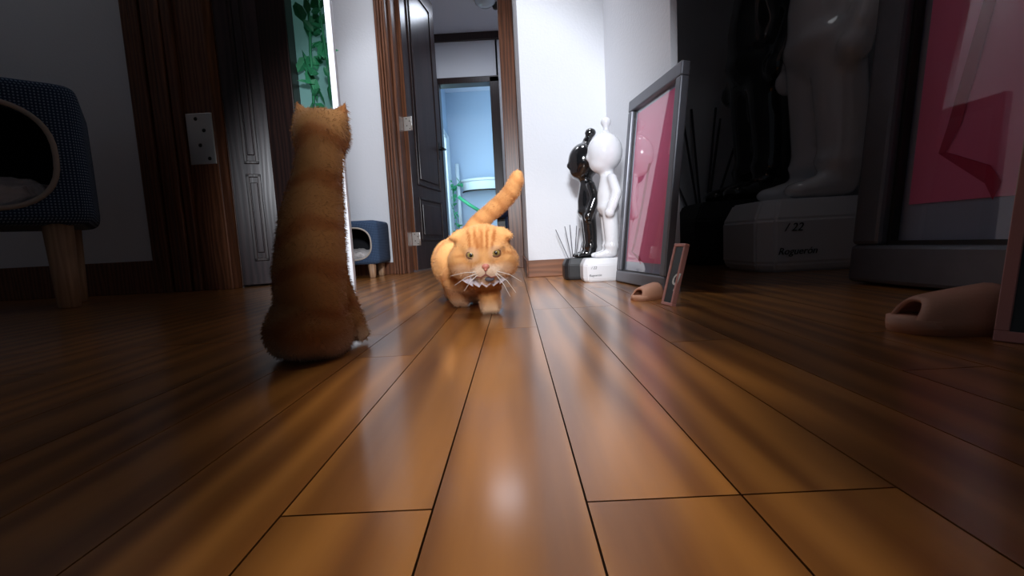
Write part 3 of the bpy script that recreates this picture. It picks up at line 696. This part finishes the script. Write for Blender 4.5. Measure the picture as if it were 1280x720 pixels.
# tail
TP = [(584, 296, 1.64, .034), (598, 278, 1.65, .033), (614, 264, 1.63, .032), (630, 250, 1.60, .031), (640, 238, 1.57, .029), (645, 226, 1.55, .026), (647, 219, 1.545, .019)]
chain(bm, [(w_(a, b, c), r) for a, b, c, r in TP], 5)
for v in bm.verts: v.co.z = max(v.co.z, 0.0005)
CM = blob('cat', bm, 0.0062, 5)
def dseg(p, a, b):
    t = max(0, min(1, (p-a).dot(b-a)/(b-a).length_squared)); return (p-a.lerp(b, t)).length
E0 = w_(589, 319, 1.09); E1 = w_(620, 316, 1.09); NO = w_(607, 334, 1.08)
def px_of(p):
    v = p-Vector((0, 0, H)); z = v.dot(DV); return 640+F*v.dot(RV)/z, 360-F*v.dot(UV)/z
# tabby marks are laid out round the head centre, in metres (x right, z up)
def cat_col(p, n):
    d = p-HC
    c = ORA.copy()
    head = sstep(0.10, 0.085, d.length)
    nz = noise.noise(p*28)*.5+.5
    c = c.lerp(STR, 0.18*nz)
    if p.y < 1.24 and head > 0:
        x, z = d.x-0.002, d.z
        # forehead lines
        for k in (-0.026, -0.012, 0.0, 0.013, 0.027):
            xx = x-k*(1+6*max(0, z-0.015)); wdt = 0.0038
            s = sstep(wdt*1.6, wdt*.4, abs(xx+0.003*noise.noise(p*60)))*sstep(0.004, 0.018, z)*sstep(0.075, 0.05, z)
            c = c.lerp(STR, 1.0*s)
        # brow shading beside the eyes and cheek lines
        for e in (E0, E1):
            ez = p-e; s_ = 1 if e is E1 else -1
            s = sstep(0.006, 0.002, abs(ez.z+0.10*abs(ez.x)-0.001))*sstep(0.010, 0.02, ez.x*s_)*sstep(0.055, 0.035, ez.x*s_)
            c = c.lerp(STR, 0.6*s)
        for k, zz in ((0, -0.022), (1, -0.036)):
            s = sstep(0.007, 0.002, abs(z-zz+0.10*(abs(x)-.05)))*sstep(0.04, 0.055, abs(x))
            c = c.lerp(STR, 0.4*s)
        mz = (p-NO); q_ = math.sqrt((mz.x/0.052)**2+((mz.z+.018)/0.030)**2)
        c = c.lerp(CRE, 0.95*sstep(1.1, 0.55, q_))
        for e in (E0, E1):
            ez = p-e; c = c.lerp(CRE, 0.35*sstep(0.024, 0.012, ez.length))
        # cream cheeks
        for cx_ in (-0.05, 0.055):
            q2 = math.sqrt(((d.x-cx_)/.03)**2+((d.z+.04)/.02)**2); c = c.lerp(CRE, 0.45*sstep(1.2, .4, q2))
    else:
        tail = p.y > 1.5 and p.z > 0.25
        if tail:
            s = math.sin((p.x+p.z)*95); c = c.lerp(STR, 0.15+0.35*sstep(0.0, 0.9, s))
        else:
            s = math.sin(p.y*70+p.z*24+3*noise.noise(p*9)); c = c.lerp(STR, 0.45*sstep(0.25, 0.95, s))
            # leg bands and a dark chest bar, pale toes
            s = math.sin(p.z*150+noise.noise(p*12)*1.5); c = c.lerp(STR, 0.55*sstep(.2, .9, s)*sstep(.13, .10, p.z)*sstep(.03, .05, p.z))
            c = c.lerp(CRE, 0.55*sstep(0.045, 0.012, p.z))
            c = c.lerp(CRE, 0.35*sstep(-0.3, -0.9, n.z))
    return c
paint(CM, cat_col)
cat = tag(link('cat', CM, M_FUR, smooth=True), 'orange tabby fold-eared cat with lace collar walking toward the viewer on the bright floor', 'cat')
fur(cat, 45000, 0.010, 3, 0.0008)

def eyeball(parent, c, s, look, tilt=0.0):
    look = Vector(look).normalized(); q = look.to_track_quat('-Y', 'Z').to_matrix().to_4x4()
    Mx = Matrix.Translation(c) @ q @ Matrix.Rotation(tilt, 4, 'Y')
    def put(name, fnc, m, par):
        bm_ = bmesh.new(); fnc(bm_)
        for v in bm_.verts: v.co = Mx @ v.co
        return link(name, bm_, m, par, True)
    e = put('eye', lambda b_: ell(b_, (0, 0, 0), (s, s*.6, s*.72), sub=3), M_EYE, parent)
    put('pupil', lambda b_: ell(b_, (0, -s*.46, 0), (s*.40, s*.20, s*.46), sub=3), M_PUPIL, e)
    put('eyelid', lambda b_: tube(b_, [(s*1.02*math.cos(2*math.pi*k/20), -s*.20, s*.76*math.sin(2*math.pi*k/20)) for k in range(21)], s*.17, 6, False), M_LID, e)
    return e
def surf_y(me, x, z):
    best = None
    for v in me.vertices:
        d = (v.co.x-x)**2+(v.co.z-z)**2
        if d < 0.00012 and v.co.y < 1.25 and (best is None or v.co.y < best): best = v.co.y
    return best or 1.09
for (a_, b_) in ((589, 319), (620, 316)):
    p_ = w_(a_, b_, 1.10); y_ = surf_y(CM, p_.x, p_.z); p_ = w_(a_, b_, y_+0.006)
    eyeball(cat, p_, 0.0112, (0, -1, -0.02), R(13) if a_ < 600 else R(-13))
p_ = w_(607, 334, 1.09); y_ = surf_y(CM, p_.x, p_.z)
bm = bmesh.new(); ell(bm, w_(607, 333, y_-.001), (0.0095, 0.006, 0.0065), sub=3); ell(bm, w_(607, 336.5, y_-.001), (0.005, 0.005, 0.005), sub=3); link('nose', bm, M_NOSE, cat, True)
bm = bmesh.new(); ym = y_+0.002
tube(bm, [w_(607, 338, ym-.005), w_(607, 343, ym-.006)], 0.0014, 6)
tube(bm, [w_(607, 343, ym-.006), w_(601, 347, ym-.002), w_(593, 346, ym+.006)], 0.0016, 6); tube(bm, [w_(607, 343, ym-.006), w_(614, 347, ym-.002), w_(622, 345, ym+.006)], 0.0016, 6)
link('mouth', bm, M_MOUTH, cat, True)
for (x0, y0, x1, y1, x2, y2) in ((620, 341, 634, 351, 645, 366), (619, 342, 630, 356, 638, 371), (621, 339, 637, 343, 652, 352), (597, 342, 582, 347, 568, 357), (596, 340, 580, 341, 563, 345), (598, 343, 588, 352, 580, 364)):
    bm = bmesh.new(); tube(bm, [w_(x0, y0, 1.09), w_(x1, y1, 1.07), w_(x2, y2, 1.07)], [0.0009, 0.0007, 0.0003], 5); link('whisker', bm, M_WHISK, cat)
# lace collar round the neck
bm = bmesh.new(); cc = w_(607, 343.5, 1.172); n = 72; rows = []
for j, (rr_, dz) in enumerate(((0.056, .008), (0.062, .003), (0.067, -.003), (0.071, -.007))):
    rows.append([])
    for k in range(n):
        a = 2*math.pi*k/n; wv_ = (0.0028*j)*math.sin(a*18)
        rows[j].append(bm.verts.new((cc.x+(rr_+wv_)*0.82*math.cos(a), cc.y+(rr_+wv_)*1.0*math.sin(a), cc.z+dz-0.018*math.cos(a+math.pi/2)*0+0.6*wv_+0.22*(rr_*math.sin(a)))))
for a_, b_ in zip(rows[:-1], rows[1:]):
    for k in range(n): bm.faces.new((a_[k], a_[(k+1) % n], b_[(k+1) % n], b_[k]))
link('lace_collar', bm, M_LACE, cat, True)
bm = bmesh.new(); ell(bm, w_(612, 349, 1.088), (0.012, 0.006, 0.006)); link('collar_tag', bm, M_COLLAR, cat, True)

# seated cat in the left bay, back turned
bm = bmesh.new(); Y2 = 0.76
def s_(px, py, dy=0.0): return at(px, py, Y2+dy)
k2 = Y2/F
chain(bm, [(s_(390, 392, .02), 45*k2), (s_(388, 340, .02), 46*k2), (s_(390, 280, .03), 41*k2), (s_(397, 226, .05), 32*k2), (s_(401, 190, .06), 29*k2)], 6)
ell(bm, s_(389, 408, .02), (47*k2, 62*k2, 42*k2))
for q_ in (358, 420): ell(bm, s_(q_, 412, .03), (17*k2, 50*k2, 38*k2))
ell(bm, s_(402, 166, .06), (36*k2, 36*k2, 31*k2)); ell(bm, s_(402, 178, .08), (37*k2, 30*k2, 22*k2))
for (a0_, a1_) in ((378, 371), (425, 432)):
    chain(bm, [(s_(a0_, 148, .05), 12*k2), (s_(a1_, 128, .05), 4*k2)])
chain(bm, [(s_(398, 428, .0), 14*k2), (s_(372, 436, -.03), 13*k2), (s_(350, 430, .02), 12*k2), (s_(346, 422, .08), 8*k2)])
for q_ in (385, 412):
    chain(bm, [(s_(q_, 330, .08), 20*k2), (Vector((s_(q_, 330).x, Y2+.12, 0.02)), 14*k2)])
for v in bm.verts: v.co.z = max(v.co.z, 0.0005)
CM2 = blob('cat', bm, 0.0085, 6)
def cat2_shade_col(p, n):
    c = ORA.copy(); s = math.sin(p.z*85+abs(p.x-s_(395, 300).x)*30+2*noise.noise(p*10)); c = c.lerp(STR, 0.45*sstep(.2, .95, s)+.45)*0.5  # coat darkened towards the stripe tone, painting the dimness into the fur
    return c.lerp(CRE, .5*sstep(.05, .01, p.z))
paint(CM2, cat2_shade_col)
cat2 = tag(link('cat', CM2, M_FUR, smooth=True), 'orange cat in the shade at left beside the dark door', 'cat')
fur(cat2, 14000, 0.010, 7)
